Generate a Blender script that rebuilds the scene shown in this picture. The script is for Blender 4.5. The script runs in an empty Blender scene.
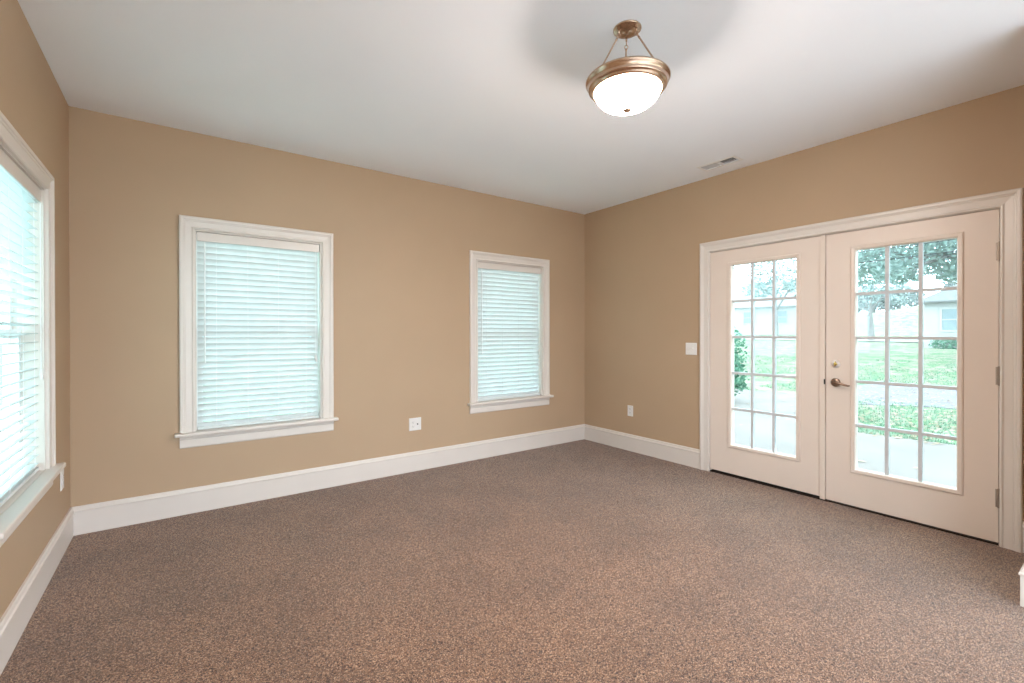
import bpy, bmesh, math, random
from mathutils import Vector, Matrix, noise
import numpy as np

random.seed(11)
PI = math.pi
sc = bpy.context.scene
col = sc.collection

# ------------------------------------------------------------------ camera
cam_d = bpy.data.cameras.new('camera')
cam = bpy.data.objects.new('camera', cam_d)
col.objects.link(cam)
cam_d.sensor_width = 36.0
cam_d.lens = 459.54 / 1024 * 36.0
cam_d.shift_y = -6.0 / 1024
cam_d.clip_start = 0.02
cam_d.clip_end = 500
_yaw, _pitch, _roll = -0.6269, -0.0038, -0.0012
_cy, _sy, _cp, _sp, _cr, _sr = (math.cos(_yaw), math.sin(_yaw), math.cos(_pitch),
                                math.sin(_pitch), math.cos(_roll), math.sin(_roll))
_F = Vector((-_sy * _cp, _cy * _cp, _sp))
_r = Vector((_cy, _sy, 0))
_u = _r.cross(_F)
_R = _r * _cr + _u * _sr
_U = -_r * _sr + _u * _cr
cam.matrix_world = Matrix(((_R.x, _U.x, -_F.x, -4.0466), (_R.y, _U.y, -_F.y, -4.0643),
                           (_R.z, _U.z, -_F.z, 1.2977), (0, 0, 0, 1)))
sc.camera = cam

# ------------------------------------------------------------------ sky, lights, exposure
SKY = (0.89, 1.01, 1.13)
SKY_STRENGTH = 8.0
LAMP_STRENGTH = 235.0
LAMP_COLOR = (1.0, 0.84, 0.74)
w = bpy.data.worlds.new('overcast sky')
sc.world = w
w.use_nodes = True
bg = w.node_tree.nodes['Background']
bg.inputs[0].default_value = (*SKY, 1)
bg.inputs[1].default_value = SKY_STRENGTH

vs = sc.view_settings
vs.view_transform = 'Standard'
vs.look = 'None'
vs.exposure = -0.17
vs.gamma = 1.0
vs.use_curve_mapping = False
cy_ = sc.cycles
cy_.max_bounces = 14
cy_.diffuse_bounces = 8
cy_.glossy_bounces = 4
cy_.transmission_bounces = 8
cy_.transparent_max_bounces = 24
cy_.volume_bounces = 2
cy_.sample_clamp_indirect = 6.0
cy_.use_denoising = True

# ------------------------------------------------------------------ helpers
def tag(o, label=None, cat=None, group=None, kind=None):
    if label: o['label'] = label
    if cat: o['category'] = cat
    if group: o['group'] = group
    if kind: o['kind'] = kind
    return o

def empty(name, loc=(0, 0, 0), rotz=0.0, parent=None):
    o = bpy.data.objects.new(name, None)
    o.empty_display_size = 0.1
    o.location = loc
    o.rotation_euler = (0, 0, rotz)
    o.parent = parent
    col.objects.link(o)
    return o

def obj(name, bm, mat, parent=None, smooth=False, bevel=0.0):
    if bevel:
        bmesh.ops.remove_doubles(bm, verts=bm.verts, dist=1e-6)
    bmesh.ops.recalc_face_normals(bm, faces=bm.faces)
    me = bpy.data.meshes.new(name)
    bm.to_mesh(me)
    bm.free()
    return link(name, me, mat, parent, smooth, bevel)

def link(name, me, mat, parent=None, smooth=False, bevel=0.0):
    if mat: me.materials.append(mat)
    if smooth:
        me.polygons.foreach_set('use_smooth', [True] * len(me.polygons))
    o = bpy.data.objects.new(name, me)
    o.parent = parent
    col.objects.link(o)
    if bevel:
        b = o.modifiers.new('bevel', 'BEVEL')
        b.width = bevel
        b.segments = 2
        b.limit_method = 'ANGLE'
    return o

def box(bm, x0, x1, y0, y1, z0, z1):
    vs_ = [bm.verts.new(p) for p in ((x0, y0, z0), (x1, y0, z0), (x1, y1, z0), (x0, y1, z0),
                                     (x0, y0, z1), (x1, y0, z1), (x1, y1, z1), (x0, y1, z1))]
    for f in ((0, 3, 2, 1), (4, 5, 6, 7), (0, 1, 5, 4), (1, 2, 6, 5), (2, 3, 7, 6), (3, 0, 4, 7)):
        bm.faces.new([vs_[i] for i in f])
    return bm

def B(*boxes):
    bm = bmesh.new()
    for b in boxes: box(bm, *b)
    return bm

def tube(bm, pts, r, n=8, cap=True):
    """round tube through points; r is a number or one radius per point"""
    pts = [Vector(p) for p in pts]
    rr = r if isinstance(r, (list, tuple)) else [r] * len(pts)
    rings = []
    ref = None
    for i, p in enumerate(pts):
        t = (pts[min(i + 1, len(pts) - 1)] - pts[max(i - 1, 0)]).normalized()
        if ref is None or abs(ref.dot(t)) > 0.95:
            ref = Vector((0, 0, 1)) if abs(t.z) < 0.9 else Vector((1, 0, 0))
        a = ref - t * ref.dot(t)
        a.normalize()
        ref = a
        b = t.cross(a)
        rings.append([bm.verts.new(p + (a * math.cos(2 * PI * k / n) + b * math.sin(2 * PI * k / n)) * rr[i])
                      for k in range(n)])
    for A, Bq in zip(rings, rings[1:]):
        for k in range(n):
            bm.faces.new((A[k], A[(k + 1) % n], Bq[(k + 1) % n], Bq[k]))
    if cap:
        bm.faces.new(rings[0][::-1])
        bm.faces.new(rings[-1])
    return bm

def lathe(bm, prof, n=48, M=None, cap=True):
    """revolve (radius, height) points about z; M places it"""
    M = M or Matrix.Identity(4)
    rings = []
    for r, z in prof:
        if r < 1e-6:
            rings.append([bm.verts.new(M @ Vector((0, 0, z)))])
        else:
            rings.append([bm.verts.new(M @ Vector((r * math.cos(2 * PI * k / n), r * math.sin(2 * PI * k / n), z)))
                          for k in range(n)])
    for A, Bq in zip(rings, rings[1:]):
        for k in range(n):
            a0, a1 = A[k % len(A)], A[(k + 1) % len(A)]
            b0, b1 = Bq[k % len(Bq)], Bq[(k + 1) % len(Bq)]
            f = []
            for v in (a0, a1, b1, b0):
                if v not in f: f.append(v)
            if len(f) > 2: bm.faces.new(f)
    if cap:
        for R_ in (rings[0], rings[-1]):
            if len(R_) > 2: bm.faces.new(R_)
    return bm

def prism(bm, poly, z0, z1):
    a = [bm.verts.new((x, y, z0)) for x, y in poly]
    b = [bm.verts.new((x, y, z1)) for x, y in poly]
    n = len(poly)
    bm.faces.new(a[::-1])
    bm.faces.new(b)
    for i in range(n):
        bm.faces.new((a[i], a[(i + 1) % n], b[(i + 1) % n], b[i]))
    return bm

def sweep(bm, prof, path):
    """prof: list of (u, d). path: list of functions (u,d)->point; connects successive stations"""
    st = [[bm.verts.new(p(u, d)) for u, d in prof] for p in path]
    n = len(prof)
    for A, Bq in zip(st, st[1:]):
        for k in range(n):
            bm.faces.new((A[k], A[(k + 1) % n], Bq[(k + 1) % n], Bq[k]))
    bm.faces.new(st[0][::-1])
    bm.faces.new(st[-1])
    return bm

# ------------------------------------------------------------------ materials
class NT:
    def __init__(s, name):
        s.m = bpy.data.materials.new(name)
        s.m.use_nodes = True
        s.t = s.m.node_tree
        s.b = s.t.nodes['Principled BSDF']
        s.out = s.t.nodes['Material Output']
    def n(s, kind, **kw):
        nd = s.t.nodes.new(kind)
        for k, v in kw.items():
            if k in nd.inputs.keys(): nd.inputs[k].default_value = v
            else: setattr(nd, k, v)
        return nd
    def l(s, a, b): s.t.links.new(a, b)
    def ramp(s, fac, stops):
        r = s.n('ShaderNodeValToRGB')
        els = r.color_ramp.elements
        while len(els) < len(stops): els.new(0.5)
        for e, (p, c) in zip(els, stops):
            e.position = p
            e.color = (*c, 1) if len(c) == 3 else c
        s.l(fac, r.inputs[0])
        return r.outputs[0]
    def bump(s, h, strength, dist):
        b = s.n('ShaderNodeBump', Strength=strength, Distance=dist)
        s.l(h, b.inputs['Height'])
        s.l(b.outputs[0], s.b.inputs['Normal'])

def lin(*rgb):
    return tuple(((c / 255 + 0.055) / 1.055) ** 2.4 if c > 10 else c / 255 / 12.92 for c in rgb)

def obj_coord(t):
    return t.n('ShaderNodeTexCoord').outputs['Object']

def paint(name, c, rough=0.6, var=0.04, scale=2.0, bump=0.0, bscale=300.0, spec=0.3):
    t = NT(name)
    nz = t.n('ShaderNodeTexNoise', Scale=scale, Detail=3.0)
    t.l(obj_coord(t), nz.inputs['Vector'])
    lo = tuple(x * (1 - var) for x in c)
    hi = tuple(min(1, x * (1 + var)) for x in c)
    t.l(t.ramp(nz.outputs[0], [(0.3, lo), (0.7, hi)]), t.b.inputs['Base Color'])
    t.b.inputs['Roughness'].default_value = rough
    t.b.inputs['Specular IOR Level'].default_value = spec
    if bump:
        n2 = t.n('ShaderNodeTexNoise', Scale=bscale, Detail=2.0)
        t.l(obj_coord(t), n2.inputs['Vector'])
        t.bump(n2.outputs[0], bump, 0.002)
    return t.m

def metal(name, c, rough=0.3, var=0.1):
    t = NT(name)
    nz = t.n('ShaderNodeTexNoise', Scale=60.0, Detail=3.0)
    t.l(obj_coord(t), nz.inputs['Vector'])
    t.l(t.ramp(nz.outputs[0], [(0.3, tuple(x * (1 - var) for x in c)), (0.7, c)]), t.b.inputs['Base Color'])
    t.b.inputs['Metallic'].default_value = 1.0
    t.b.inputs['Roughness'].default_value = rough
    return t.m

M = {}
M['wall'] = paint('tan wall paint', lin(176, 151, 124), 0.55, 0.02, 1.5, 0.08, 350)
M['ceiling'] = paint('white ceiling paint', lin(242, 247, 255), 0.8, 0.015, 1.2, 0.05, 250)
M['trim'] = paint('white semi gloss trim paint', lin(212, 204, 196), 0.35, 0.015, 4, spec=0.5)
M['door'] = paint('white door paint', lin(218, 204, 192), 0.4, 0.015, 3, spec=0.45)
M['grille'] = paint('grey white grille', lin(196, 198, 200), 0.45, 0.01, 5)
M['vinyl'] = paint('white vinyl', lin(235, 236, 236), 0.4, 0.01, 3)
M['plate'] = paint('white plastic plate', lin(222, 219, 216), 0.35, 0.01, 8)
M['dark'] = paint('dark slot', lin(35, 32, 30), 0.7, 0.1, 30)
M['threshold'] = paint('dark bronze threshold', lin(40, 30, 24), 0.5, 0.15, 30)
M['grey_louver'] = paint('pale grey louver enamel', lin(205, 205, 205), 0.45, 0.02, 20)
M['duct'] = paint('dark sheet metal duct', lin(70, 68, 66), 0.6, 0.1, 20)
M['bronze'] = metal('brushed antique bronze', lin(196, 168, 146), 0.26)
M['nickel'] = metal('satin nickel', lin(150, 128, 112), 0.3)
M['brass'] = metal('polished brass', lin(205, 180, 105), 0.2)
M['hinge'] = metal('weathered hinge metal', lin(175, 162, 150), 0.5)

def mk_carpet():
    t = NT('speckled brown carpet')
    co = obj_coord(t)
    warp = t.n('ShaderNodeTexNoise', Scale=60.0, Detail=2.0)
    t.l(co, warp.inputs['Vector'])
    mx = t.n('ShaderNodeMixRGB', blend_type='ADD', Fac=0.02)
    t.l(co, mx.inputs[1]); t.l(warp.outputs['Color'], mx.inputs[2])
    v = t.n('ShaderNodeTexVoronoi', Scale=290.0, feature='F1')
    t.l(mx.outputs[0], v.inputs['Vector'])
    sep = t.n('ShaderNodeSeparateColor')
    t.l(v.outputs['Color'], sep.inputs[0])
    nz = t.n('ShaderNodeTexNoise', Scale=215.0, Detail=4.0, Roughness=0.7)
    t.l(co, nz.inputs['Vector'])
    mm = t.n('ShaderNodeMath', operation='MULTIPLY_ADD')
    t.l(sep.outputs[0], mm.inputs[0]); mm.inputs[1].default_value = 0.45
    m2 = t.n('ShaderNodeMath', operation='MULTIPLY')
    t.l(nz.outputs[0], m2.inputs[0]); m2.inputs[1].default_value = 0.62
    t.l(m2.outputs[0], mm.inputs[2])
    c1 = t.ramp(mm.outputs[0], [(0.28, lin(30, 19, 13)), (0.40, lin(76, 54, 42)), (0.54, lin(118, 84, 61)),
                                (0.65, lin(153, 114, 86)), (0.77, lin(206, 172, 144))])
    big = t.n('ShaderNodeTexNoise', Scale=2.6, Detail=4.0)
    t.l(co, big.inputs['Vector'])
    g = t.ramp(big.outputs[0], [(0.36, (0.82, 0.82, 0.82)), (0.64, (1.03, 1.03, 1.03))])
    mu = t.n('ShaderNodeMixRGB', blend_type='MULTIPLY', Fac=1.0)
    t.l(c1, mu.inputs[1]); t.l(g, mu.inputs[2])
    t.l(mu.outputs[0], t.b.inputs['Base Color'])
    t.b.inputs['Roughness'].default_value = 0.8
    t.b.inputs['Specular IOR Level'].default_value = 0.2
    t.b.inputs['Sheen Weight'].default_value = 0.38
    t.b.inputs['Sheen Roughness'].default_value = 0.35
    t.bump(mm.outputs[0], 0.7, 0.008)
    return t.m
M['carpet'] = mk_carpet()

def mk_glass(name, tint, gloss=0.06):
    t = NT(name)
    t.t.nodes.remove(t.b)
    tr = t.n('ShaderNodeBsdfTransparent', Color=(*tint, 1))
    gl = t.n('ShaderNodeBsdfGlossy', Roughness=0.02)
    fr0 = t.n('ShaderNodeFresnel', IOR=1.45)
    ge = t.n('ShaderNodeNewGeometry')
    inv = t.n('ShaderNodeMath', operation='SUBTRACT')
    inv.inputs[0].default_value = 1.0
    t.l(ge.outputs['Backfacing'], inv.inputs[1])
    fr = t.n('ShaderNodeMath', operation='MULTIPLY')
    t.l(fr0.outputs[0], fr.inputs[0]); t.l(inv.outputs[0], fr.inputs[1])
    mx = t.n('ShaderNodeMixShader')
    t.l(fr.outputs[0], mx.inputs[0]); t.l(tr.outputs[0], mx.inputs[1]); t.l(gl.outputs[0], mx.inputs[2])
    t.l(mx.outputs[0], t.out.inputs[0])
    return t.m
M['glass'] = mk_glass('clear door glass', (0.90, 0.985, 0.985))
M['window_glass'] = mk_glass('daylight tint window glass', (0.82, 0.99, 0.97))  # tint holds the cyan cast that daylight gives the blinds

def mk_bowl():
    t = NT('lit frosted glass bowl')
    nz = t.n('ShaderNodeTexNoise', Scale=9.0, Detail=3.0)
    t.l(obj_coord(t), nz.inputs['Vector'])
    t.l(t.ramp(nz.outputs[0], [(0.3, tuple(0.96 * c for c in LAMP_COLOR)), (0.7, LAMP_COLOR)]), t.b.inputs['Emission Color'])
    t.b.inputs['Emission Strength'].default_value = LAMP_STRENGTH
    t.b.inputs['Base Color'].default_value = (0.9, 0.88, 0.84, 1)
    t.b.inputs['Roughness'].default_value = 0.3
    return t.m
M['bowl'] = mk_bowl()

def mk_slat():
    t = NT('white faux wood slat')
    nz = t.n('ShaderNodeTexNoise', Scale=12.0, Detail=2.0)
    t.l(obj_coord(t), nz.inputs['Vector'])
    c = t.ramp(nz.outputs[0], [(0.3, lin(219, 225, 225)), (0.7, lin(226, 232, 232))])
    t.l(c, t.b.inputs['Base Color'])
    t.b.inputs['Roughness'].default_value = 0.4
    tl = t.n('ShaderNodeBsdfTranslucent', Color=(0.8, 0.85, 0.85, 1))
    mx = t.n('ShaderNodeMixShader', Fac=0.09)
    t.l(t.b.outputs[0], mx.inputs[1]); t.l(tl.outputs[0], mx.inputs[2])
    t.l(mx.outputs[0], t.out.inputs[0])
    return t.m
M['slat'] = mk_slat()

def dull(*rgb):
    """outdoor colour, darkened evenly to offset the strong sky"""
    return tuple(0.62 * c for c in lin(*rgb))

def leafmat(name, a, b, trans=0.35, scale=3.0):
    t = NT(name)
    nz = t.n('ShaderNodeTexNoise', Scale=scale, Detail=4.0)
    t.l(obj_coord(t), nz.inputs['Vector'])
    c = t.ramp(nz.outputs[0], [(0.3, a), (0.7, b)])
    t.l(c, t.b.inputs['Base Color'])
    t.b.inputs['Roughness'].default_value = 0.6
    t.b.inputs['Specular IOR Level'].default_value = 0.2
    tl = t.n('ShaderNodeBsdfTranslucent')
    t.l(c, tl.inputs[0])
    mx = t.n('ShaderNodeMixShader', Fac=trans)
    t.l(t.b.outputs[0], mx.inputs[1]); t.l(tl.outputs[0], mx.inputs[2])
    t.l(mx.outputs[0], t.out.inputs[0])
    return t.m
M['tree_leaf'] = leafmat('grey green tree leaves', dull(158, 188, 180), dull(196, 212, 202))  # leaves lightened in place of denser mist
M['bush_leaf'] = leafmat('dark green shrub leaves', dull(70, 136, 108), dull(140, 184, 152), scale=6)
M['far_leaf'] = leafmat('haze painted far leaves', dull(150, 174, 170), dull(190, 202, 194))  # haze painted in: paler than the thin mist would make them
M['hill_leaf'] = leafmat('grey far hill leaves', dull(92, 108, 104), dull(122, 134, 126))
M['grass_blade'] = leafmat('grass blades', dull(126, 166, 132), dull(166, 192, 164))
M['litter'] = leafmat('fallen leaf litter', dull(165, 130, 100), dull(215, 195, 170), 0.2, 1.5)
M['bark'] = paint('tree bark', dull(150, 146, 142), 0.9, 0.2, 8, 0.4, 30)
M['concrete'] = paint('pale concrete', dull(140, 130, 123), 0.85, 0.16, 0.9, 0.15, 60)
M['reflector'] = paint('pale bounce paving', lin(215, 213, 210), 0.85, 0.08, 1.5, 0.1, 50)  # unseen ground and floor tone, kept pale to bounce daylight
M['asphalt'] = paint('worn gravel drive', dull(136, 130, 136), 0.9, 0.14, 2.5, 0.3, 40)
M['road'] = paint('pale road', dull(175, 174, 170), 0.9, 0.05, 0.8)
M['siding'] = paint('white house siding', dull(204, 202, 198), 0.6, 0.03, 1)
M['far_siding'] = paint('haze painted house siding', dull(204, 208, 208), 0.6, 0.03, 1)  # lightened so that distance haze sits in the siding colour
M['roofing'] = paint('grey roof shingles', dull(132, 131, 128), 0.85, 0.08, 6)
M['far_roof'] = paint('haze painted roof shingles', dull(168, 172, 172), 0.85, 0.08, 6)  # roof paled to carry haze in its own colour
M['hazed_glass'] = paint('haze painted house window glass', dull(140, 156, 160), 0.3, 0.1, 2, spec=0.6)  # pane tone lifted, haze put into the colour
M['wire'] = paint('black utility wire', lin(40, 40, 40), 0.6, 0.05, 3)

def mk_lawn():
    t = NT('lawn with fallen leaves')
    co = obj_coord(t)
    n1 = t.n('ShaderNodeTexNoise', Scale=1.7, Detail=6.0, Roughness=0.75)
    n2 = t.n('ShaderNodeTexNoise', Scale=14.0, Detail=4.0, Roughness=0.7)
    t.l(co, n1.inputs['Vector']); t.l(co, n2.inputs['Vector'])
    g = t.ramp(n2.outputs[0], [(0.3, dull(75, 120, 75)), (0.7, dull(130, 160, 120))])
    lf = t.ramp(n2.outputs[0], [(0.35, dull(140, 126, 110)), (0.65, dull(184, 170, 154))])
    f = t.ramp(n1.outputs[0], [(0.44, (0, 0, 0)), (0.55, (1, 1, 1))])
    mx = t.n('ShaderNodeMixRGB', blend_type='MIX')
    t.l(f, mx.inputs[0]); t.l(g, mx.inputs[1]); t.l(lf, mx.inputs[2])
    t.l(mx.outputs[0], t.b.inputs['Base Color'])
    t.b.inputs['Roughness'].default_value = 0.9
    t.b.inputs['Specular IOR Level'].default_value = 0.1
    t.bump(n2.outputs[0], 0.5, 0.05)
    return t.m
M['lawn'] = mk_lawn()

# ------------------------------------------------------------------ room shell
W, H, TH = -4.617, 2.765, 0.15          # left wall plane, ceiling height, wall thickness
YB = -7.4                                # far end of the adjoining room behind the camera
OPEN_Z0, OPEN_Z1 = 0.578, 2.062
WIN_BACK = [(-3.5155, 0.88), (-1.1105, 0.88)]       # centre x, opening width
WIN_LEFT = (-1.115, 0.88)
DOOR_Y0, DOOR_Y1, DOOR_Z = -3.545, -1.645, 2.066
def struct(name, bm, mat, **kw):
    return tag(obj(name, bm, mat, **kw), kind='structure')

# floor slab
o = struct('floor', B((W - TH, TH, -4.9, TH, -0.25, 0.0)), M['carpet'])
tag(o, 'speckled brown carpet covering the whole room floor', 'floor')

tag(struct('floor_reflector', B((W - TH, TH, YB - TH, -4.9, -0.25, 0.0)), M['reflector']), 'unseen pale floor behind the viewer, added to bounce light upward', 'floor')  # pale surface added out of view to throw skylight onto the ceiling

# ceiling with the hole of the air register
VX0, VX1, VY0, VY1 = -0.316, -0.206, -2.045, -1.750
o = struct('ceiling', B((W - TH, VX0, YB - TH, TH, H, H + 0.12), (VX1, TH, YB - TH, TH, H, H + 0.12),
                        (VX0, VX1, YB - TH, VY0, H, H + 0.12), (VX0, VX1, VY1, TH, H, H + 0.12)), M['ceiling'])
tag(o, 'plain white painted ceiling', 'ceiling')

def wall_boxes(a0, a1, holes):
    """(a0,a1,z0,z1) rectangles of a wall strip with rectangular holes"""
    out = []
    cur = a0
    for h0, h1, z0, z1 in sorted(holes):
        out.append((cur, h0, 0, H))
        if z0 > 0: out.append((h0, h1, 0, z0))
        out.append((h0, h1, z1, H))
        cur = h1
    out.append((cur, a1, 0, H))
    return out
bm = bmesh.new()
for a, b, z0, z1 in wall_boxes(W - TH, TH, [(c - w_ / 2, c + w_ / 2, OPEN_Z0, OPEN_Z1) for c, w_ in WIN_BACK]):
    box(bm, a, b, 0, TH, z0, z1)
tag(struct('wall_back', bm, M['wall']), 'tan wall with the two blinded windows', 'wall')
bm = bmesh.new()
c, w_ = WIN_LEFT
for a, b, z0, z1 in wall_boxes(YB, 0, [(c - w_ / 2, c + w_ / 2, OPEN_Z0, OPEN_Z1), (-7.2, -5.2, 0.1, 2.4)]):  # second hole is an unseen opening added to let in daylight
    box(bm, W - TH, W, a, b, z0, z1)
tag(struct('wall_left', bm, M['wall']), 'tan wall at left with one blinded window', 'wall')
bm = bmesh.new()
for a, b, z0, z1 in wall_boxes(YB, 0, [(DOOR_Y0, DOOR_Y1, 0, DOOR_Z), (-7.3, -4.5, 0.02, 2.6)]):  # the tall hole behind the camera is added for more sky light
    box(bm, 0, TH, a, b, z0, z1)
tag(struct('wall_right', bm, M['wall']), 'tan wall at right with the white double glass doors', 'wall')
bm = bmesh.new()
for a, b, z0, z1 in wall_boxes(W - TH, TH, [(-4.5, -0.1, 0.02, 2.6)]):  # wide unseen opening, added as a daylight source behind the camera
    box(bm, a, b, YB - TH, YB, z0, z1)
tag(struct('wall_front', bm, M['wall']), 'tan wall of the adjoining room behind the viewer', 'wall')
PX, PY = -0.796, -3.731
tag(struct('wall_partition', B((PX, 0, PY - 0.13, PY, 0, H)), M['wall']), 'short tan wall end beside the glass doors', 'wall')

# ---- baseboards (mitred moulding)
BB = [(0, 0), (0.016, 0), (0.016, 0.146), (0.021, 0.149), (0.021, 0.157), (0.015, 0.163), (0.012, 0.176), (0.009, 0.183), (0, 0.183)]
def baseboard(bm, p0, p1, nrm, m0=0, m1=0):
    """from p0 to p1 on the wall line; m = 1 inside mitre, -1 outside mitre, 0 square"""
    p0, p1, nrm = Vector((*p0, 0)), Vector((*p1, 0)), Vector((*nrm, 0))
    t = (p1 - p0).normalized()
    def s0(d, z): return p0 + t * (d * m0) + nrm * d + Vector((0, 0, z))
    def s1(d, z): return p1 - t * (d * m1) + nrm * d + Vector((0, 0, z))
    return sweep(bm, BB, [s0, s1])
tag(struct('baseboard_back', baseboard(bmesh.new(), (W, 0), (0, 0), (0, -1), 1, 1), M['trim']), 'tall white baseboard under the two windows', 'baseboard')
tag(struct('baseboard_left', baseboard(bmesh.new(), (W, YB), (W, 0), (1, 0), 0, 1), M['trim']), 'tall white baseboard along the left wall', 'baseboard')
bm = baseboard(bmesh.new(), (0, 0), (0, -1.5635), (-1, 0), 1, 0)
tag(struct('baseboard_right', bm, M['trim']), 'white baseboard between the room corner and the glass doors', 'baseboard')
bm = baseboard(bmesh.new(), (0, -3.637), (0, PY), (-1, 0), 0, 1)
baseboard(bm, (0, PY), (PX, PY), (0, 1), 1, -1)
baseboard(bm, (PX, PY), (PX, PY - 0.13), (-1, 0), -1, 0)
tag(struct('baseboard_partition', bm, M['trim']), 'white baseboard wrapping the short wall end at far right', 'baseboard')

# ---- casing moulding: a mitred frame round an opening, drawn in local (a, z) with depth d into the room (-y)
CAS = [(0, 0), (0, 0.013), (0.004, 0.017), (0.010, 0.018), (0.016, 0.013), (0.020, 0.0125), (0.054, 0.016), (0.058, 0.020),
       (0.064, 0.021), (0.068, 0.026), (0.080, 0.027), (0.0875, 0.024), (0.090, 0.020), (0.090, 0)]
def casing(bm, a0, a1, z0, z1, width=0.09):
    k = width / 0.09
    return sweep(bm, [(u * k, d) for u, d in CAS], [
        lambda u, d: (a0 - u, -d, z0), lambda u, d: (a0 - u, -d, z1 + u),
        lambda u, d: (a1 + u, -d, z1 + u), lambda u, d: (a1 + u, -d, z0)])

# ------------------------------------------------------------------ windows
def make_window(name, loc, rotz, width, label):
    r = empty(name, loc, rotz)
    tag(r, label, 'window', kind='structure')
    h = width / 2
    ST = 0.590                                               # top of the stool
    obj('casing', casing(bmesh.new(), -h, h, ST, 2.059), M['trim'], r)
    obj('jamb', B((-h, -h + 0.012, 0.0, TH, ST, 2.062), (h - 0.012, h, 0.0, TH, ST, 2.062), (-h + 0.012, h - 0.012, 0.0, TH, 2.05, 2.062)), M['trim'], r)
    obj('stool', B((-h - 0.12, h + 0.12, -0.062, 0.0, 0.566, ST), (-h, h, 0.0, TH + 0.03, 0.566, ST)), M['trim'], r, bevel=0.006)
    ap = [(0, 0), (0.010, 0), (0.014, 0.008), (0.014, 0.060), (0.018, 0.064), (0.020, 0.089), (0, 0.089)]
    obj('apron', sweep(bmesh.new(), ap, [lambda d, z: (-h - 0.09, -d, 0.477 + z), lambda d, z: (h + 0.09, -d, 0.477 + z)]), M['trim'], r)
    s, zi = 0.042, 1.30
    hi = h - 0.012
    def sash(nm, z0, z1, y0, y1):
        o = obj(nm, B((-hi, -hi + s, y0, y1, z0, z1), (hi - s, hi, y0, y1, z0, z1), (-hi + s, hi - s, y0, y1, z0, z0 + s),
                      (-hi + s, hi - s, y0, y1, z1 - s, z1)), M['vinyl'], r)
        ym = (y0 + y1) / 2
        obj('pane', B((-hi + s, hi - s, ym - 0.003, ym + 0.003, z0 + s, z1 - s)), M['window_glass'], o)
        return o
    sash('upper_sash', zi - 0.02, 2.05, 0.115, 0.142)
    lo = sash('lower_sash', ST, zi + 0.022, 0.085, 0.112)
    bm = bmesh.new()
    lathe(bm, [(0.0, 0.012), (0.012, 0.012), (0.014, 0.0), (0, 0)], 12, Matrix.Translation((0, 0.095, zi + 0.022)))
    box(bm, -0.03, 0.012, 0.089, 0.097, zi + 0.03, zi + 0.037)
    obj('sash_lock', bm, M['vinyl'], lo)
    return r
make_window('window_1', (W, WIN_LEFT[0], 0), PI / 2, 0.88, 'window in the left wall at the picture edge')
make_window('window_2', (WIN_BACK[0][0], 0, 0), 0, 0.88, 'larger looking window in the middle of the back wall')
make_window('window_3', (WIN_BACK[1][0], 0, 0), 0, 0.88, 'smaller looking window near the room corner')

SLAT_TILT = math.radians(-60)
def make_blind(loc, rotz, width, label, tilt=SLAT_TILT):
    r = empty('window_blind', loc, rotz)
    tag(r, label, 'window blind', 'white window blinds')
    a0, a1 = -width / 2 + 0.018, width / 2 - 0.020
    yc = 0.046
    obj('valance', B((a0 - 0.003, a1 + 0.003, 0.008, 0.016, 1.981, 2.047)), M['trim'], r, bevel=0.003)
    obj('headrail', B((a0, a1, 0.018, 0.074, 1.998, 2.046)), M['vinyl'], r)
    n, z0, z1 = 31, 0.625, 1.972
    bm = bmesh.new()
    ct, st = math.cos(tilt), math.sin(tilt)
    for i in range(n):
        z = z0 + (z1 - z0) * i / (n - 1)
        rows = []
        for sgn in (1, -1):
            row = []
            for k in range(7):
                q = (k / 6 - 0.5)
                yy, zz = q * 0.050, 0.0035 * (1 - 4 * q * q) + sgn * 0.0014
                row.append((yc + yy * ct - zz * st, z + yy * st + zz * ct))
            rows.append(row)
        loop = rows[0] + rows[1][::-1]
        A = [bm.verts.new((a0, y, zz)) for y, zz in loop]
        Bq = [bm.verts.new((a1, y, zz)) for y, zz in loop]
        m = len(loop)
        bm.faces.new(A)
        bm.faces.new(Bq[::-1])
        for k in range(m):
            bm.faces.new((A[k], Bq[k], Bq[(k + 1) % m], A[(k + 1) % m]))
    obj('slats', bm, M['slat'], r)
    obj('bottom_rail', B((a0, a1, yc - 0.026, yc + 0.026, 0.593, 0.609)), M['slat'], r, bevel=0.003)
    for f in (0.14, 0.385, 0.64, 0.885):
        x = a0 + (a1 - a0) * f
        bm = bmesh.new()
        yo = 0.025 * ct + 0.004
        tube(bm, [(x, yc - yo, 0.60), (x, yc - yo, 2.0)], 0.0009, 5)
        tube(bm, [(x, yc + yo, 0.60), (x, yc + yo, 2.0)], 0.0009, 5)
        obj('ladder_cord', bm, M['vinyl'], r)
    bm = bmesh.new()
    x = a0 + 0.045
    tube(bm, [(x, 0.004, 1.085), (x, 0.004, 1.10), (x, 0.005, 1.93), (x, 0.012, 1.975)], [0.0055, 0.0042, 0.0042, 0.003], 8)
    obj('wand', bm, M['vinyl'], r)
    bm = bmesh.new()
    x = a1 - 0.030
    tube(bm, [(x, 0.006, 1.12), (x, 0.007, 1.985)], 0.0013, 5)
    tube(bm, [(x + 0.006, 0.006, 1.10), (x + 0.006, 0.007, 1.985)], 0.0013, 5)
    lc = obj('lift_cord', bm, M['vinyl'], r)
    bm = bmesh.new()
    for dx, dz in ((0, 1.12), (0.006, 1.10)):
        lathe(bm, [(0, 0), (0.006, -0.004), (0.008, -0.03), (0.006, -0.036), (0, -0.036)], 10, Matrix.Translation((x + dx, 0.004, dz + 0.002)))
    obj('tassel', bm, M['plate'], lc)
    return r
make_blind((W, WIN_LEFT[0], 0), PI / 2, 0.88, 'white slatted blind in the left wall window at the picture edge', math.radians(-10))
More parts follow.
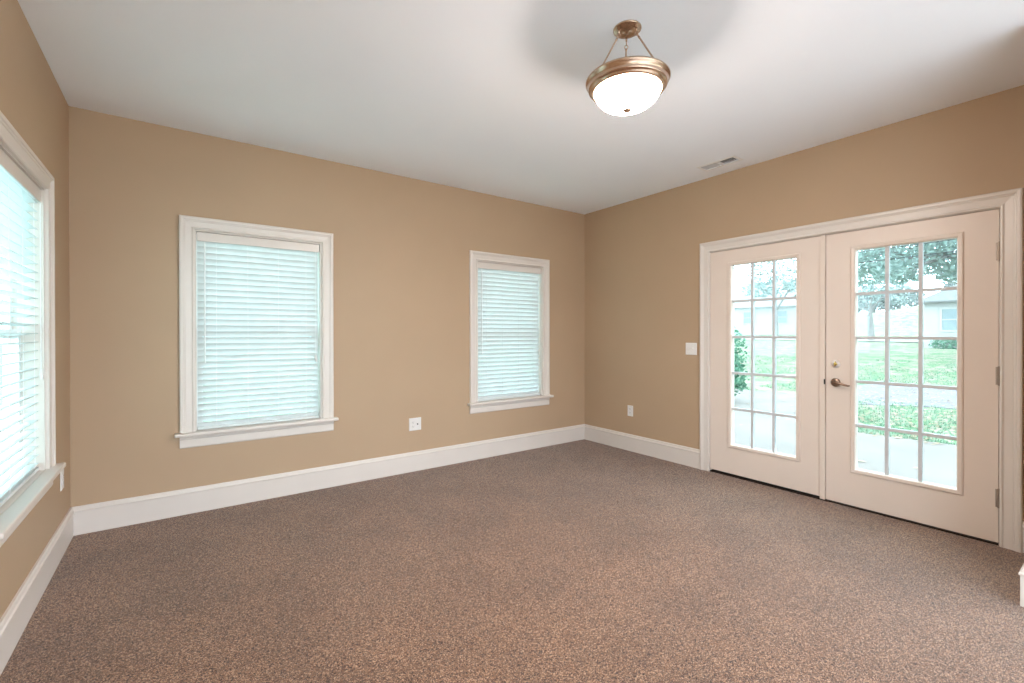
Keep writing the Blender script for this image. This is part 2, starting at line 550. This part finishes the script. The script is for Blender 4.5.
make_blind((WIN_BACK[0][0], 0, 0), 0, 0.88, 'white slatted blind in the back wall window left of the square wall plate')
make_blind((WIN_BACK[1][0], 0, 0), 0, 0.88, 'white slatted blind in the back wall window nearest the room corner')

# ------------------------------------------------------------------ double doors (right wall: local a = -y, local depth d toward -x)
# root empty turned so local x -> world -y, local y -> world +x (outward)
dr = empty('trim_1', (0, 0, 0), -PI / 2)
tag(dr, 'white moulded casing around the double glass doors', 'door casing', kind='structure')
obj('casing', casing(bmesh.new(), 1.654, 3.543, 0, 2.062, 0.0935), M['trim'], dr)
obj('jamb', B((1.645, 1.6525, 0, TH, 0, 2.066), (3.5385, 3.545, 0, TH, 0, 2.066), (1.6525, 3.5385, 0, TH, 2.0585, 2.066),
              (1.6525, 1.665, 0.052, TH, 0, 2.0585), (3.525, 3.5385, 0.052, TH, 0, 2.0585), (1.665, 3.525, 0.052, TH, 2.045, 2.0585)), M['trim'], dr)
obj('threshold', B((1.6525, 3.5385, 0.003, TH + 0.06, 0.0, 0.008), (1.6525, 3.5385, 0.05, TH + 0.06, 0.008, 0.03)), M['threshold'], dr)

def door_leaf(name, a0, a1, g0, g1, z0, label):
    r = empty(name, (0, 0, 0), -PI / 2)
    tag(r, label, 'glass door', kind='structure')
    d0, d1, zt = 0.004, 0.048, 2.055
    gz0, gz1 = 0.292, 1.913
    fo = 0.012
    obj('panel', B((a0, g0 - fo, d0, d1, z0, zt), (g1 + fo, a1, d0, d1, z0, zt),
                   (g0 - fo, g1 + fo, d0, d1, z0, gz0 - fo), (g0 - fo, g1 + fo, d0, d1, gz1 + fo, zt)), M['door'], r)
    # moulded frame around the lite, both faces
    lf = [(0, -0.020), (0, 0.004), (0.006, 0.011), (0.024, 0.013), (0.030, 0.009), (0.032, 0.0), (0.012, 0.0), (0.012, -0.020)]
    bm = bmesh.new()
    for sgn, base in ((-1, d0), (1, d1)):
        def P(sx, sz):
            return lambda u, d: ((g0 - u) if sx < 0 else (g1 + u), base + sgn * d, (gz0 - u) if sz < 0 else (gz1 + u))
        st_ = [P(-1, -1), P(-1, 1), P(1, 1), P(1, -1), P(-1, -1)]
        sweep(bm, lf, st_)
    obj('lite_frame', bm, M['door'], r)
    obj('glass', B((g0, g1, 0.023, 0.029, gz0, gz1)), M['glass'], r)
    bm = bmesh.new()
    mw = 0.0105
    for k in (1, 2):
        x = g0 + (g1 - g0) * k / 3
        box(bm, x - mw, x + mw, 0.012, 0.0225, gz0, gz1)
        box(bm, x - mw, x + mw, 0.0295, 0.040, gz0, gz1)
    for k in (1, 2, 3, 4):
        z = gz0 + (gz1 - gz0) * k / 5
        for q in range(3):
            xa = g0 + (g1 - g0) * q / 3 + (mw if q else 0)
            xb = g0 + (g1 - g0) * (q + 1) / 3 - (mw if q < 2 else 0)
            box(bm, xa, xb, 0.012, 0.0225, z - mw, z + mw)
            box(bm, xa, xb, 0.0295, 0.040, z - mw, z + mw)
    obj('muntin_grid', bm, M['grille'], r)
    obj('bottom_sweep', B((a0 + 0.004, a1 - 0.004, 0.030, 0.046, 0.009, z0)), M['dark'], r)
    return r
d1 = door_leaf('door_1', 1.6555, 2.577, 1.861, 2.399, 0.026, 'left leaf of the white double glass doors, without handle')
bm = B((2.574, 2.6095, -0.012, 0.0035, 0.012, 2.055), (2.5775, 2.606, 0.0035, 0.048, 0.012, 2.055))
obj('astragal', bm, M['door'], d1, bevel=0.003)
obj('strike_plate', B((2.602, 2.6105, -0.0135, -0.0085, 0.905, 0.945)), M['dark'], d1)
d2 = door_leaf('door_2', 2.6125, 3.5355, 2.803, 3.350, 0.016, 'right leaf of the white double glass doors, with lever handle')

def facing(a, z, d=0.004):
    """matrix: lathe axis z -> into the room (local -y)"""
    return Matrix.Translation((a, d, z)) @ Matrix.Rotation(PI / 2, 4, 'X')
bm = bmesh.new()
lathe(bm, [(0, 0), (0.033, 0), (0.033, 0.004), (0.030, 0.009), (0.022, 0.013), (0.013, 0.015), (0.012, 0.040), (0.014, 0.046), (0.012, 0.054), (0, 0.056)], 28, facing(2.676, 0.924))
tube(bm, [(2.676, -0.044, 0.924), (2.700, -0.047, 0.925), (2.725, -0.049, 0.921), (2.752, -0.048, 0.913), (2.772, -0.044, 0.909), (2.782, -0.041, 0.911)],
     [0.011, 0.0095, 0.008, 0.0075, 0.007, 0.005], 10)
tag(obj('lever_handle', bm, M['nickel'], d2, smooth=True), 'satin nickel lever handle')
bm = lathe(bmesh.new(), [(0, 0), (0.029, 0), (0.029, 0.006), (0.024, 0.011), (0.013, 0.012), (0.012, 0.015), (0, 0.015)], 28, facing(2.679, 1.065))
db = obj('deadbolt', bm, M['plate'], d2, smooth=True)
tag(db, 'round deadbolt with brass thumb turn')
bm = bmesh.new()
lathe(bm, [(0, 0.014), (0.012, 0.014), (0.011, 0.018), (0, 0.018)], 20, facing(2.679, 1.065))
tube(bm, [(2.679, -0.020, 1.045), (2.679, -0.024, 1.057), (2.680, -0.024, 1.072), (2.682, -0.020, 1.086)], [0.003, 0.0055, 0.0055, 0.003], 8)
obj('thumb_turn', bm, M['brass'], db, smooth=True)
for z in (1.797, 1.037, 0.289):
    bm = bmesh.new()
    for k in range(5):
        zz = z - 0.055 + k * 0.022
        tube(bm, [(3.5375, -0.004, zz + 0.0006), (3.5375, -0.004, zz + 0.0214)], 0.0072, 12)
    tube(bm, [(3.5375, -0.004, z - 0.059), (3.5375, -0.004, z + 0.059)], 0.0045, 8)
    box(bm, 3.523, 3.5355, 0.0025, 0.0045, z - 0.055, z + 0.055)
    obj('hinge', bm, M['hinge'], d2)

# ------------------------------------------------------------------ ceiling lamp
LX, LY = -2.294, -2.594
lamp = empty('ceiling_lamp', (LX, LY, H))
tag(lamp, 'bronze semi flush lamp with a glowing white glass bowl hanging from the ceiling', 'ceiling lamp')
bm = lathe(bmesh.new(), [(0, 0), (0.066, 0), (0.0665, -0.005), (0.063, -0.008), (0.060, -0.008), (0.054, -0.013), (0.030, -0.016), (0.010, -0.017), (0.007, -0.023), (0, -0.024)], 48)
obj('canopy', bm, M['bronze'], lamp, smooth=True)
ZR = -0.252
ring = [(0.150, ZR + 0.002), (0.186, ZR + 0.008), (0.194, ZR + 0.007), (0.1985, ZR + 0.001), (0.1975, ZR - 0.005), (0.192, ZR - 0.009), (0.188, ZR - 0.017), (0.1845, ZR - 0.028),
        (0.1850, ZR - 0.033), (0.1815, ZR - 0.037), (0.1765, ZR - 0.038), (0.1740, ZR - 0.046), (0.1690, ZR - 0.051), (0.1610, ZR - 0.054), (0.1570, ZR - 0.052), (0.1570, ZR - 0.044), (0.150, ZR - 0.002)]
obj('ring', lathe(bmesh.new(), ring + ring[:1], 72, cap=False), M['bronze'], lamp, smooth=True)
obj('pan', lathe(bmesh.new(), [(0, ZR + 0.012), (0.12, ZR + 0.010), (0.168, ZR + 0.005), (0.168, ZR + 0.0035), (0.12, ZR + 0.0085), (0, ZR + 0.0105)], 48, cap=False), M['bronze'], lamp, smooth=True)
bowl = []
for k in range(15):
    a = k / 14 * PI / 2
    bowl.append((0.1560 * math.cos(a) ** 0.95 if k < 14 else 0.0, ZR - 0.042 - 0.096 * math.sin(a)))
obj('glass_bowl', lathe(bmesh.new(), bowl, 48, cap=False), M['bowl'], lamp, smooth=True)
ZB = ZR - 0.138
obj('finial', lathe(bmesh.new(), [(0, 0.004), (0.020, 0.003), (0.021, -0.001), (0.016, -0.006), (0.009, -0.008), (0.008, -0.012), (0.004, -0.015), (0, -0.016)], 24,
                    Matrix.Translation((0, 0, ZB))), M['bronze'], lamp, smooth=True)
def torus(bm, c, R_, r, ax, n=14, m=8):
    """small link ring, ax = unit normal"""
    ax = Vector(ax).normalized()
    u = ax.orthogonal().normalized()
    v = ax.cross(u)
    rings = []
    for i in range(n):
        t = 2 * PI * i / n
        d = u * math.cos(t) + v * math.sin(t)
        rings.append([bm.verts.new(Vector(c) + d * (R_ + r * math.cos(2 * PI * j / m)) + ax * (r * math.sin(2 * PI * j / m))) for j in range(m)])
    for i in range(n):
        A, Bq = rings[i], rings[(i + 1) % n]
        for j in range(m):
            bm.faces.new((A[j], A[(j + 1) % m], Bq[(j + 1) % m], Bq[j]))
for deg in (45, 165, 285):
    a = math.radians(deg)
    ca, sa = math.cos(a), math.sin(a)
    bm = bmesh.new()
    tp = Vector((0.047 * ca, 0.047 * sa, -0.040))
    bt = Vector((0.150 * ca, 0.150 * sa, ZR + 0.026))
    dv = (bt - tp).normalized()
    tn = Vector((-sa, ca, 0))
    tube(bm, [(0.047 * ca, 0.047 * sa, -0.010), (0.047 * ca, 0.047 * sa, -0.031)], 0.0045, 8)
    torus(bm, tp, 0.009, 0.0024, tn)
    torus(bm, tp + dv * 0.016, 0.008, 0.0024, (ca, sa, 0.3))
    tube(bm, [tp + dv * 0.024, tp + dv * 0.032, tp + dv * 0.034, bt - dv * 0.01, bt], [0.005, 0.005, 0.0038, 0.0038, 0.005], 10)
    torus(bm, bt + dv * 0.008, 0.008, 0.0024, tn)
    tube(bm, [bt + dv * 0.016, (0.160 * ca, 0.160 * sa, ZR + 0.004)], 0.0045, 8)
    obj('rod', bm, M['bronze'], lamp, smooth=True)

# ------------------------------------------------------------------ ceiling air register
vent = empty('ceiling_vent', ((VX0 + VX1) / 2, (VY0 + VY1) / 2, H))
tag(vent, 'white louvered air vent in the ceiling near the doors', 'air vent')
hx, hy = (VX1 - VX0) / 2, (VY1 - VY0) / 2
fl = [(0, 0.0), (0, -0.003), (0.004, -0.0045), (0.020, -0.003), (0.024, -0.001), (0.024, 0.0)]
def Q(sx, sy): return lambda u, d: (sx * (hx + u), sy * (hy + u), d)
obj('frame', sweep(bmesh.new(), fl, [Q(-1, -1), Q(1, -1), Q(1, 1), Q(-1, 1), Q(-1, -1)]), M['vinyl'], vent)
obj('divider', B((-hx, hx, -0.005, 0.005, -0.003, 0.03)), M['vinyl'], vent)
for sgn, nm in ((1, 'louver_bank'), (-1, 'louver_bank')):
    bm = bmesh.new()
    for k in range(7):
        yc = sgn * (0.014 + (hy - 0.014) * (k + 0.45) / 7)
        dy, dz = 0.010, 0.010
        for off in (0,):
            a = (yc - sgn * dy, 0.014 + dz); b = (yc + sgn * dy, 0.014 - dz - 0.005)
            q = [bm.verts.new((x, y + e, z)) for e in (0, 0.0015) for x, (y, z) in ((-hx, a), (hx, a), (hx, b), (-hx, b))]
            for f in ((0, 1, 2, 3), (7, 6, 5, 4), (0, 4, 5, 1), (1, 5, 6, 2), (2, 6, 7, 3), (3, 7, 4, 0)):
                bm.faces.new([q[i] for i in f])
    obj(nm, bm, M['grey_louver'], vent)
obj('duct', B((-hx - 0.012, -hx - 0.002, -hy - 0.01, hy + 0.01, 0.121, 0.3), (hx + 0.002, hx + 0.012, -hy - 0.01, hy + 0.01, 0.121, 0.3),
              (-hx - 0.002, hx + 0.002, -hy - 0.01, -hy, 0.121, 0.3), (-hx - 0.002, hx + 0.002, hy, hy + 0.01, 0.121, 0.3),
              (-hx - 0.012, hx + 0.012, -hy - 0.01, hy + 0.01, 0.3, 0.31)), M['duct'], vent)

# ------------------------------------------------------------------ wall plates (local x along the wall, -y into the room)
def plate_base(bm, w_, h_):
    prism_pts = []
    x, z = w_ / 2, h_ / 2
    v = []
    for (fx, y) in ((1.0, 0.0), (1.0, -0.003), (0.0, -0.006)):
        i = 0.004 if fx == 0 else 0
        v.append([bm.verts.new(p) for p in ((-x + i, y, -z + i), (x - i, y, -z + i), (x - i, y, z - i), (-x + i, y, z - i))])
    for A, Bq in zip(v, v[1:]):
        for k in range(4):
            bm.faces.new((A[k], A[(k + 1) % 4], Bq[(k + 1) % 4], Bq[k]))
    bm.faces.new(v[0][::-1]); bm.faces.new(v[-1])
    return bm
def screw(bm, x, z):
    lathe(bm, [(0, 0.0005), (0.003, 0.0005), (0.003, 0), (0, 0)], 10, Matrix.Translation((x, -0.006, z)) @ Matrix.Rotation(PI / 2, 4, 'X'))
def receptacle(parent, x):
    for dz in (0.0195, -0.0195):
        bm = bmesh.new()
        prof = []
        for k in range(20):
            t = 2 * PI * k / 20
            prof.append((max(-0.0145, min(0.0145, 0.0172 * math.cos(t))), 0.0145 * math.sin(t)))
        f0 = [bm.verts.new((x + px, -0.0055, dz + pz)) for px, pz in prof]
        f1 = [bm.verts.new((x + px, -0.0085, dz + pz)) for px, pz in prof]
        bm.faces.new(f1)
        for k in range(20): bm.faces.new((f0[k], f0[(k + 1) % 20], f1[(k + 1) % 20], f1[k]))
        so = obj('socket', bm, M['plate'], parent)
        bm = B((x - 0.0075, x - 0.0055, -0.0090, -0.0080, dz - 0.001, dz + 0.008), (x + 0.0055, x + 0.0075, -0.0090, -0.0080, dz - 0.001, dz + 0.007))
        lathe(bm, [(0, 0.0006), (0.0025, 0.0006), (0.0025, -0.0003), (0, -0.0003)], 10, Matrix.Translation((x, -0.0085, dz - 0.007)) @ Matrix.Rotation(PI / 2, 4, 'X'))
        obj('slots', bm, M['dark'], so)
def outlet(loc, rotz, label):
    r = empty('wall_outlet', loc, rotz)
    tag(r, label, 'wall outlet')
    bm = plate_base(bmesh.new(), 0.074, 0.118)
    screw(bm, 0, 0)
    obj('plate', bm, M['plate'], r)
    receptacle(r, 0)
    return r
outlet((W, -0.273, 0.431), PI / 2, 'white outlet on the left wall just under the end of the window sill')
outlet((0, -0.713, 0.443), -PI / 2, 'white outlet on the right wall between the corner and the light switch')
r = empty('wall_outlet', (-2.239, 0, 0.4425), 0)
tag(r, 'square double white wall plate with outlet and cable jack between the two windows', 'wall outlet')
bm = plate_base(bmesh.new(), 0.122, 0.118)
for x in (-0.023, 0.023):
    for z in ((0,) if x < 0 else (0.042, -0.042)): screw(bm, x, z)
obj('plate', bm, M['plate'], r)
receptacle(r, -0.023)
bm = lathe(bmesh.new(), [(0, 0.010), (0.003, 0.010), (0.0048, 0.009), (0.0048, 0.003), (0.0075, 0.003), (0.0075, 0), (0, 0)], 6, Matrix.Translation((0.023, -0.006, 0.0)) @ Matrix.Rotation(PI / 2, 4, 'X'))
tag(obj('cable_jack', bm, M['dark'], r), 'dark metal cable jack')
r = empty('light_switch', (0, -1.4605, 1.148), -PI / 2)
tag(r, 'white double toggle light switch beside the glass doors', 'light switch')
bm = plate_base(bmesh.new(), 0.120, 0.118)
for x in (-0.023, 0.023):
    for z in (0.03, -0.03): screw(bm, x, z)
obj('plate', bm, M['plate'], r)
for x, up_ in ((-0.023, -1), (0.023, 1)):
    bm = B((x - 0.0085, x + 0.0085, -0.0068, -0.0055, -0.0165, 0.0165))
    tube(bm, [(x, -0.006, 0), (x, -0.012, 0.004 * up_), (x, -0.018, 0.009 * up_)], [0.0048, 0.0046, 0.0040], 8)
    obj('toggle', bm, M['plate'], r)

# ------------------------------------------------------------------ outdoors
def sstep(a, b, x):
    t = min(1, max(0, (x - a) / (b - a)))
    return t * t * (3 - 2 * t)
def gz(x, y):
    z = -0.20 + 0.62 * sstep(12, 27, x) + 0.35 * sstep(27, 42, x) + 0.8 * sstep(42, 52, x)
    ridge = max(1.7, 3.9 + (16 - y) * 0.18)
    z += (ridge - 1.57) * sstep(50, 68, x)
    if x > 14: z += 0.05 * math.sin(x * 0.31) * math.cos(y * 0.27)
    return z
xs = [-40, -20, -5, 0.16] + [0.16 + 1.2 * k for k in range(1, 50)] + [62 + 4 * k for k in range(16)]
ys = list(np.linspace(-50, 90, 71))
bm = bmesh.new()
def lawn_z(x, y): return gz(x, y) if (x > 0.1) else -0.27
grid = [[bm.verts.new((x, y, lawn_z(x, y))) for y in ys] for x in xs]
for i in range(len(xs) - 1):
    for j in range(len(ys) - 1):
        bm.faces.new((grid[i][j], grid[i + 1][j], grid[i + 1][j + 1], grid[i][j + 1]))
tag(obj('lawn_ground', bm, M['lawn'], smooth=True), 'grassy lawn strewn with leaves rising toward the far houses', 'lawn', kind='structure')
tag(obj('patio', prism(bmesh.new(), [(0.21, -9), (4.1, -9), (4.25, -2.6), (4.1, -1.6), (4.6, -0.75), (7.9, 0.7), (8.3, 9), (0.21, 9)], -0.26, -0.175), M['concrete']),
    'pale concrete patio outside the doors', 'patio', kind='structure')
tag(obj('side_reflector', B((-14, W - TH - 0.01, -16, 9, -0.27, -0.2), (W - TH - 0.01, 0.2, -16, YB - TH - 0.01, -0.27, -0.2)), M['reflector']),  # added bright ground that reflects sky up through the openings
    'unseen added pale terrace along the left side of the house', 'reflector', kind='structure')
tag(obj('driveway', prism(bmesh.new(), [(8.4, -14), (13.2, -14), (13.0, 0.4), (11.0, 1.0), (8.6, 0.75), (7.95, 0.68), (7.2, -0.1), (8.3, -1.6)], -0.30, -0.185), M['asphalt']),
    'worn grey gravel drive crossing the lawn', 'driveway', kind='structure')
bm = bmesh.new()
pr_ = []
for k in range(29):
    y = -35 + k * 3.5
    xa, xb = 36.0 + 0.05 * y, 40.0 + 0.05 * y
    pr_.append((bm.verts.new((xa, y, gz(xa, y) + 0.06)), bm.verts.new((xb, y, gz(xb, y) + 0.06))))
for A, Bq in zip(pr_, pr_[1:]): bm.faces.new((A[0], A[1], Bq[1], Bq[0]))
tag(obj('road', bm, M['road']), 'pale road running behind the lawn', 'road', kind='structure')

rnd = random.Random(5)
def in_poly(x, y):
    if x < 4.05 or (x < 8.1 and y > -0.75 + (x - 4.6) * 0.44): return True
    return False
def on_drive(x, y): return 8.4 < x < 13.0 and y < 0.8
# grass tufts and leaf litter
def flat_mesh(name, V, F, mat, parent=None):
    me = bpy.data.meshes.new(name)
    me.from_pydata(V, [], F)
    me.update()
    return link(name, me, mat, parent)
V, F = [], []
for _ in range(16000):
    x = 4.2 + 16 * rnd.random() ** 1.3
    y = -4.5 + rnd.random() * (5 + 0.5 * x)
    if in_poly(x, y) or on_drive(x, y): continue
    if noise.noise((x * 0.5, y * 0.5, 0)) < -0.15: continue
    z = gz(x, y)
    a = rnd.random() * 2 * PI
    h_ = 0.03 + 0.04 * rnd.random()
    for k in range(3):
        a2 = a + k * 2.1
        dx, dy = math.cos(a2), math.sin(a2)
        i = len(V)
        V += [(x - dy * 0.012, y + dx * 0.012, z - 0.01), (x + dy * 0.012, y - dx * 0.012, z - 0.01), (x + dx * 0.05, y + dy * 0.05, z + h_)]
        F.append((i, i + 1, i + 2))
tag(flat_mesh('grass', V, F, M['grass_blade']), 'short green grass on the lawn outside', 'grass', kind='stuff')
V, F = [], []
for _ in range(7500):
    x = 2.2 + 16.5 * rnd.random() ** 1.1
    y = -5 + rnd.random() * (6 + 0.55 * x)
    if x < 4.0 and rnd.random() < 0.93: continue
    if in_poly(x, y) and rnd.random() < 0.8: continue
    z = gz(x, y) + 0.03
    s = 0.028 + 0.028 * rnd.random()
    a = rnd.random() * 2 * PI
    c_, s_ = math.cos(a) * s, math.sin(a) * s
    up_ = 0.012 * rnd.random()
    i = len(V)
    V += [(x - c_, y - s_, z), (x - s_ * .7, y + c_ * .7, z + up_), (x + c_, y + s_, z + 0.004), (x + s_ * .7, y - c_ * .7, z + up_)]
    F.append((i, i + 1, i + 2, i + 3))
tag(flat_mesh('fallen_leaves', V, F, M['litter']), 'tan fallen leaves scattered over lawn and drive', 'leaves', kind='stuff')

def foliage(blobs, n, size, seed, name, mat, parent):
    """leaf quads spread through ellipsoid blobs (centre, radii), denser toward their skins"""
    g = np.random.default_rng(seed)
    V, F = [], []
    tot = sum(b[1][0] * b[1][1] for b in blobs)
    for (c, rd) in blobs:
        m = int(n * rd[0] * rd[1] / tot)
        d = g.normal(size=(m, 3))
        d /= np.linalg.norm(d, axis=1)[:, None]
        rr = g.random(m) ** 0.35
        P = np.array(c) + d * rr[:, None] * np.array(rd)
        A = g.normal(size=(m, 3)); A /= np.linalg.norm(A, axis=1)[:, None]
        Bv = np.cross(A, g.normal(size=(m, 3))); Bv /= np.linalg.norm(Bv, axis=1)[:, None]
        s = size * (0.6 + 0.8 * g.random(m))[:, None]
        A, Bv = A * s, Bv * s * 0.55
        i = len(V)
        Q4 = np.stack([P - A, P + Bv, P + A, P - Bv], 1).reshape(-1, 3)
        V += [tuple(q) for q in Q4]
        F += [(i + 4 * k, i + 4 * k + 1, i + 4 * k + 2, i + 4 * k + 3) for k in range(m)]
    return flat_mesh(name, V, F, mat, parent)

def tree(loc, h, crown, n, size, seed, label, leaf='tree_leaf', trunk_r=0.22, group='trees beyond the lawn'):
    x, y = loc
    g = random.Random(seed)
    r = empty('tree', (x, y, gz(x, y)))
    tag(r, label, 'tree', group)
    bm = bmesh.new()
    tube(bm, [(0, 0, -0.2), (0.05, 0.02, h * 0.2), (-0.05, 0.06, h * 0.45), (0.1, 0, h * 0.8)], [trunk_r * 1.25, trunk_r, trunk_r * 0.75, trunk_r * 0.2], 8)
    for (c, rd) in crown:
        z0 = h * (0.25 + 0.3 * g.random())
        mid = Vector((c[0] * 0.45, c[1] * 0.45, (z0 + c[2]) / 2 + 0.25))
        tube(bm, [(0, 0, z0), mid, c], [trunk_r * 0.45, trunk_r * 0.3, trunk_r * 0.08], 6)
        for _ in range(3):
            e = Vector(c) + Vector((g.uniform(-1, 1) * rd[0], g.uniform(-1, 1) * rd[1], g.uniform(-.6, 1) * rd[2])) * 0.8
            tube(bm, [mid, (mid + e) / 2 + Vector((0, 0, 0.15)), e], [trunk_r * 0.2, trunk_r * 0.13, trunk_r * 0.04], 5)
    obj('trunk', bm, M['bark'], r)
    foliage(crown, n, size, seed, 'foliage', M[leaf], r)
    return r
tree((21.5, -0.6), 9.0, [((0, 2.6, 5.0), (2.6, 2.6, 1.6)), ((-1, 0.5, 6.3), (2.6, 2.6, 2.2)), ((0.4, 4.4, 4.2), (1.5, 1.7, 0.9)),
                         ((-1.3, 2.6, 3.6), (1.0, 1.0, 0.5)), ((0.3, 0.6, 4.0), (1.6, 1.5, 1.0)), ((0.5, -2, 5.2), (2.5, 2.5, 2.0))], 15000, 0.10, 3,
     'large leafy tree overhanging the white house, seen at the top of the right door', trunk_r=0.28)
tree((38.5, 8.2), 4.6, [((0, 0.8, 3.6), (1.5, 1.6, 1.2)), ((0.3, -1.2, 3.4), (1.4, 1.4, 1.0)), ((0, 2.4, 2.6), (1.0, 1.0, 0.6))], 520, 0.13, 5,
     'small sparse tree with a forked trunk beyond the drive, seen through the right door', 'far_leaf', 0.2)
tree((42.5, 16.9), 8.0, [((0, 0, 6.2), (2.4, 2.6, 2.2)), ((0, -2.2, 5.4), (1.8, 1.8, 1.5)), ((0.3, 1.8, 5.0), (1.6, 1.6, 1.2))], 1500, 0.16, 6,
     'hazy tree beside the far grey house, seen through the left door', 'far_leaf', 0.25)
for k, (x, y, h, lb) in enumerate([(84, 21, 7, 'lowest hazy tree on the far hill crest'), (87, 8, 9.5, 'middle hazy tree on the far hill crest, next to the white house roof'),
                                   (90, -6, 12, 'tallest hazy tree on the far hill, behind the white house')]):
    tree((x, y), h, [((0, 0, h * .6), (3.6, 3.8, h * .35)), ((0, 3, h * .45), (3, 3, h * .25)), ((0, -3, h * .5), (3, 3, h * .28))], 1500, 0.4, 20 + k, lb, 'hill_leaf', 0.35)

def shrub(loc, blobs, n, size, seed, label, scale=1.0):
    x, y = loc
    r = empty('shrub', (x, y, gz(x, y)))
    tag(r, label, 'shrub')
    bm = bmesh.new()
    g = random.Random(seed)
    for c, rd in blobs:
        for _ in range(4):
            e = Vector(c) + Vector((g.uniform(-1, 1) * rd[0], g.uniform(-1, 1) * rd[1], g.uniform(-.5, .8) * rd[2])) * 0.7
            tube(bm, [(g.uniform(-.1, .1), g.uniform(-.1, .1), -0.05), (e.x * .5, e.y * .5, e.z * .55), e], [0.02, 0.014, 0.005], 5)
    obj('stems', bm, M['bark'], r)
    foliage(blobs, n, size, seed, 'foliage', M['bush_leaf'], r)
shrub((5.55, 1.35), [((0, 0, 1.1), (0.45, 0.5, 0.62)), ((-0.05, -0.1, 0.55), (0.42, 0.45, 0.4)), ((0.1, 0.25, 0.75), (0.4, 0.45, 0.5))], 2600, 0.05, 9,
      'leafy green shrub at the patio edge, at the left of the left door')
shrub((29.4, 2.1), [((0, 0, 0.25), (0.6, 0.9, 0.35)), ((0, -1.3, 0.3), (0.6, 0.9, 0.4))], 700, 0.09, 12,
      'low green shrub at the foot of the white house wall')

# white house at the right door
def house(name, loc, rotz, wx, wy, hw, hr, label, siding, roof, windows, inset=1.0, lap=True):
    """box wx deep, wy long, ridge along y, hip inset; front face at local x=0"""
    r = empty(name, loc, rotz)
    tag(r, label, 'house')
    bm = bmesh.new()
    box(bm, 0, wx, 0, wy, -0.6, hw)
    if lap:
        n = int(hw / 0.19)
        for i in range(n):
            z0, z1 = hw * i / n, hw * (i + 1) / n
            q = [bm.verts.new(p) for p in ((-0.03, -0.01, z0), (-0.03, wy + 0.01, z0), (-0.004, wy + 0.01, z1), (-0.004, -0.01, z1), (0.0, -0.01, z0), (0.0, wy + 0.01, z0))]
            bm.faces.new(q[:4]); bm.faces.new((q[0], q[1], q[5], q[4]))
    obj('walls', bm, siding, r)
    bm = bmesh.new()
    e = 0.35
    lo = [(-e, -e, hw - 0.05), (wx + e, -e, hw - 0.05), (wx + e, wy + e, hw - 0.05), (-e, wy + e, hw - 0.05)]
    a = [bm.verts.new(p) for p in lo]
    a2 = [bm.verts.new((p[0], p[1], p[2] + 0.09)) for p in lo]
    t0 = bm.verts.new((wx / 2, inset, hr)); t1 = bm.verts.new((wx / 2, wy - inset, hr))
    bm.faces.new(a[::-1])
    for k in range(4): bm.faces.new((a[k], a[(k + 1) % 4], a2[(k + 1) % 4], a2[k]))
    bm.faces.new((a2[0], a2[1], t0)); bm.faces.new((a2[1], a2[2], t1, t0)); bm.faces.new((a2[2], a2[3], t1)); bm.faces.new((a2[3], a2[0], t0, t1))
    obj('roof', bm, roof, r)
    for (y0, y1, z0, z1) in windows:
        f = obj('window', B((-0.07, 0.0, y0 - 0.1, y0, z0 - 0.1, z1 + 0.1), (-0.07, 0.0, y1, y1 + 0.1, z0 - 0.1, z1 + 0.1), (-0.07, 0, y0, y1, z0 - 0.1, z0), (-0.07, 0, y0, y1, z1, z1 + 0.1),
                            (-0.06, 0, y0, y1, (z0 + z1) / 2 - 0.03, (z0 + z1) / 2 + 0.03)), M['siding'], r)
        obj('pane', B((-0.045, -0.0315, y0, y1, z0, z1)), M['hazed_glass'], f)
    return r
# front wall faces -x; local y runs toward world -y after the half turn is avoided by offsetting
house('house', (30.1, -8.7, 0.42), 0, 8.0, 12.0, 2.62, 5.6, 'white clapboard house with a pale roof seen through the right door', M['siding'], M['roofing'],
      [(10.3, 11.25, 1.05, 2.2), (5.0, 6.0, 1.05, 2.2)], inset=4.2)
house('house', (46.9, 16.5, 1.5), 0.15, 7.0, 9.0, 2.6, 5.6, 'far grey house in the haze seen through the left door', M['far_siding'], M['far_roof'],
      [(1.2, 2.2, 0.9, 2.1), (4.2, 5.4, 0.9, 2.1), (6.6, 7.6, 0.9, 2.1)], inset=1.2, lap=False)

# overhead wires between poles that stand outside the view
for k, (x, z, lb) in enumerate([(16.2, 4.3, 'upper black utility wire crossing the sky beyond the doors'), (16.5, 3.95, 'lower black utility wire crossing the sky beyond the doors')]):
    bm = bmesh.new()
    pts = []
    for i in range(41):
        y = -30 + i * 1.75
        t = (y - 5) / 35
        pts.append((x + 0.02 * y, y, z + 0.9 * t * t - 0.01 * y))
    tube(bm, pts, 0.014, 6)
    tag(obj('utility_wire', bm, M['wire']), lb, 'wire', 'utility wires')

# morning mist over the yard
t = NT('mist')
t.t.nodes.remove(t.b)
vol = t.n('ShaderNodeVolumeScatter', Density=0.0014, Anisotropy=0.0, Color=(0.98, 1.0, 1.0, 1))
t.l(vol.outputs[0], t.out.inputs['Volume'])
o = obj('mist', B((1.0, 110, -45, 85, -1.5, 22)), t.m)
tag(o, 'thin white mist lying over the yard outside', 'mist', kind='stuff')
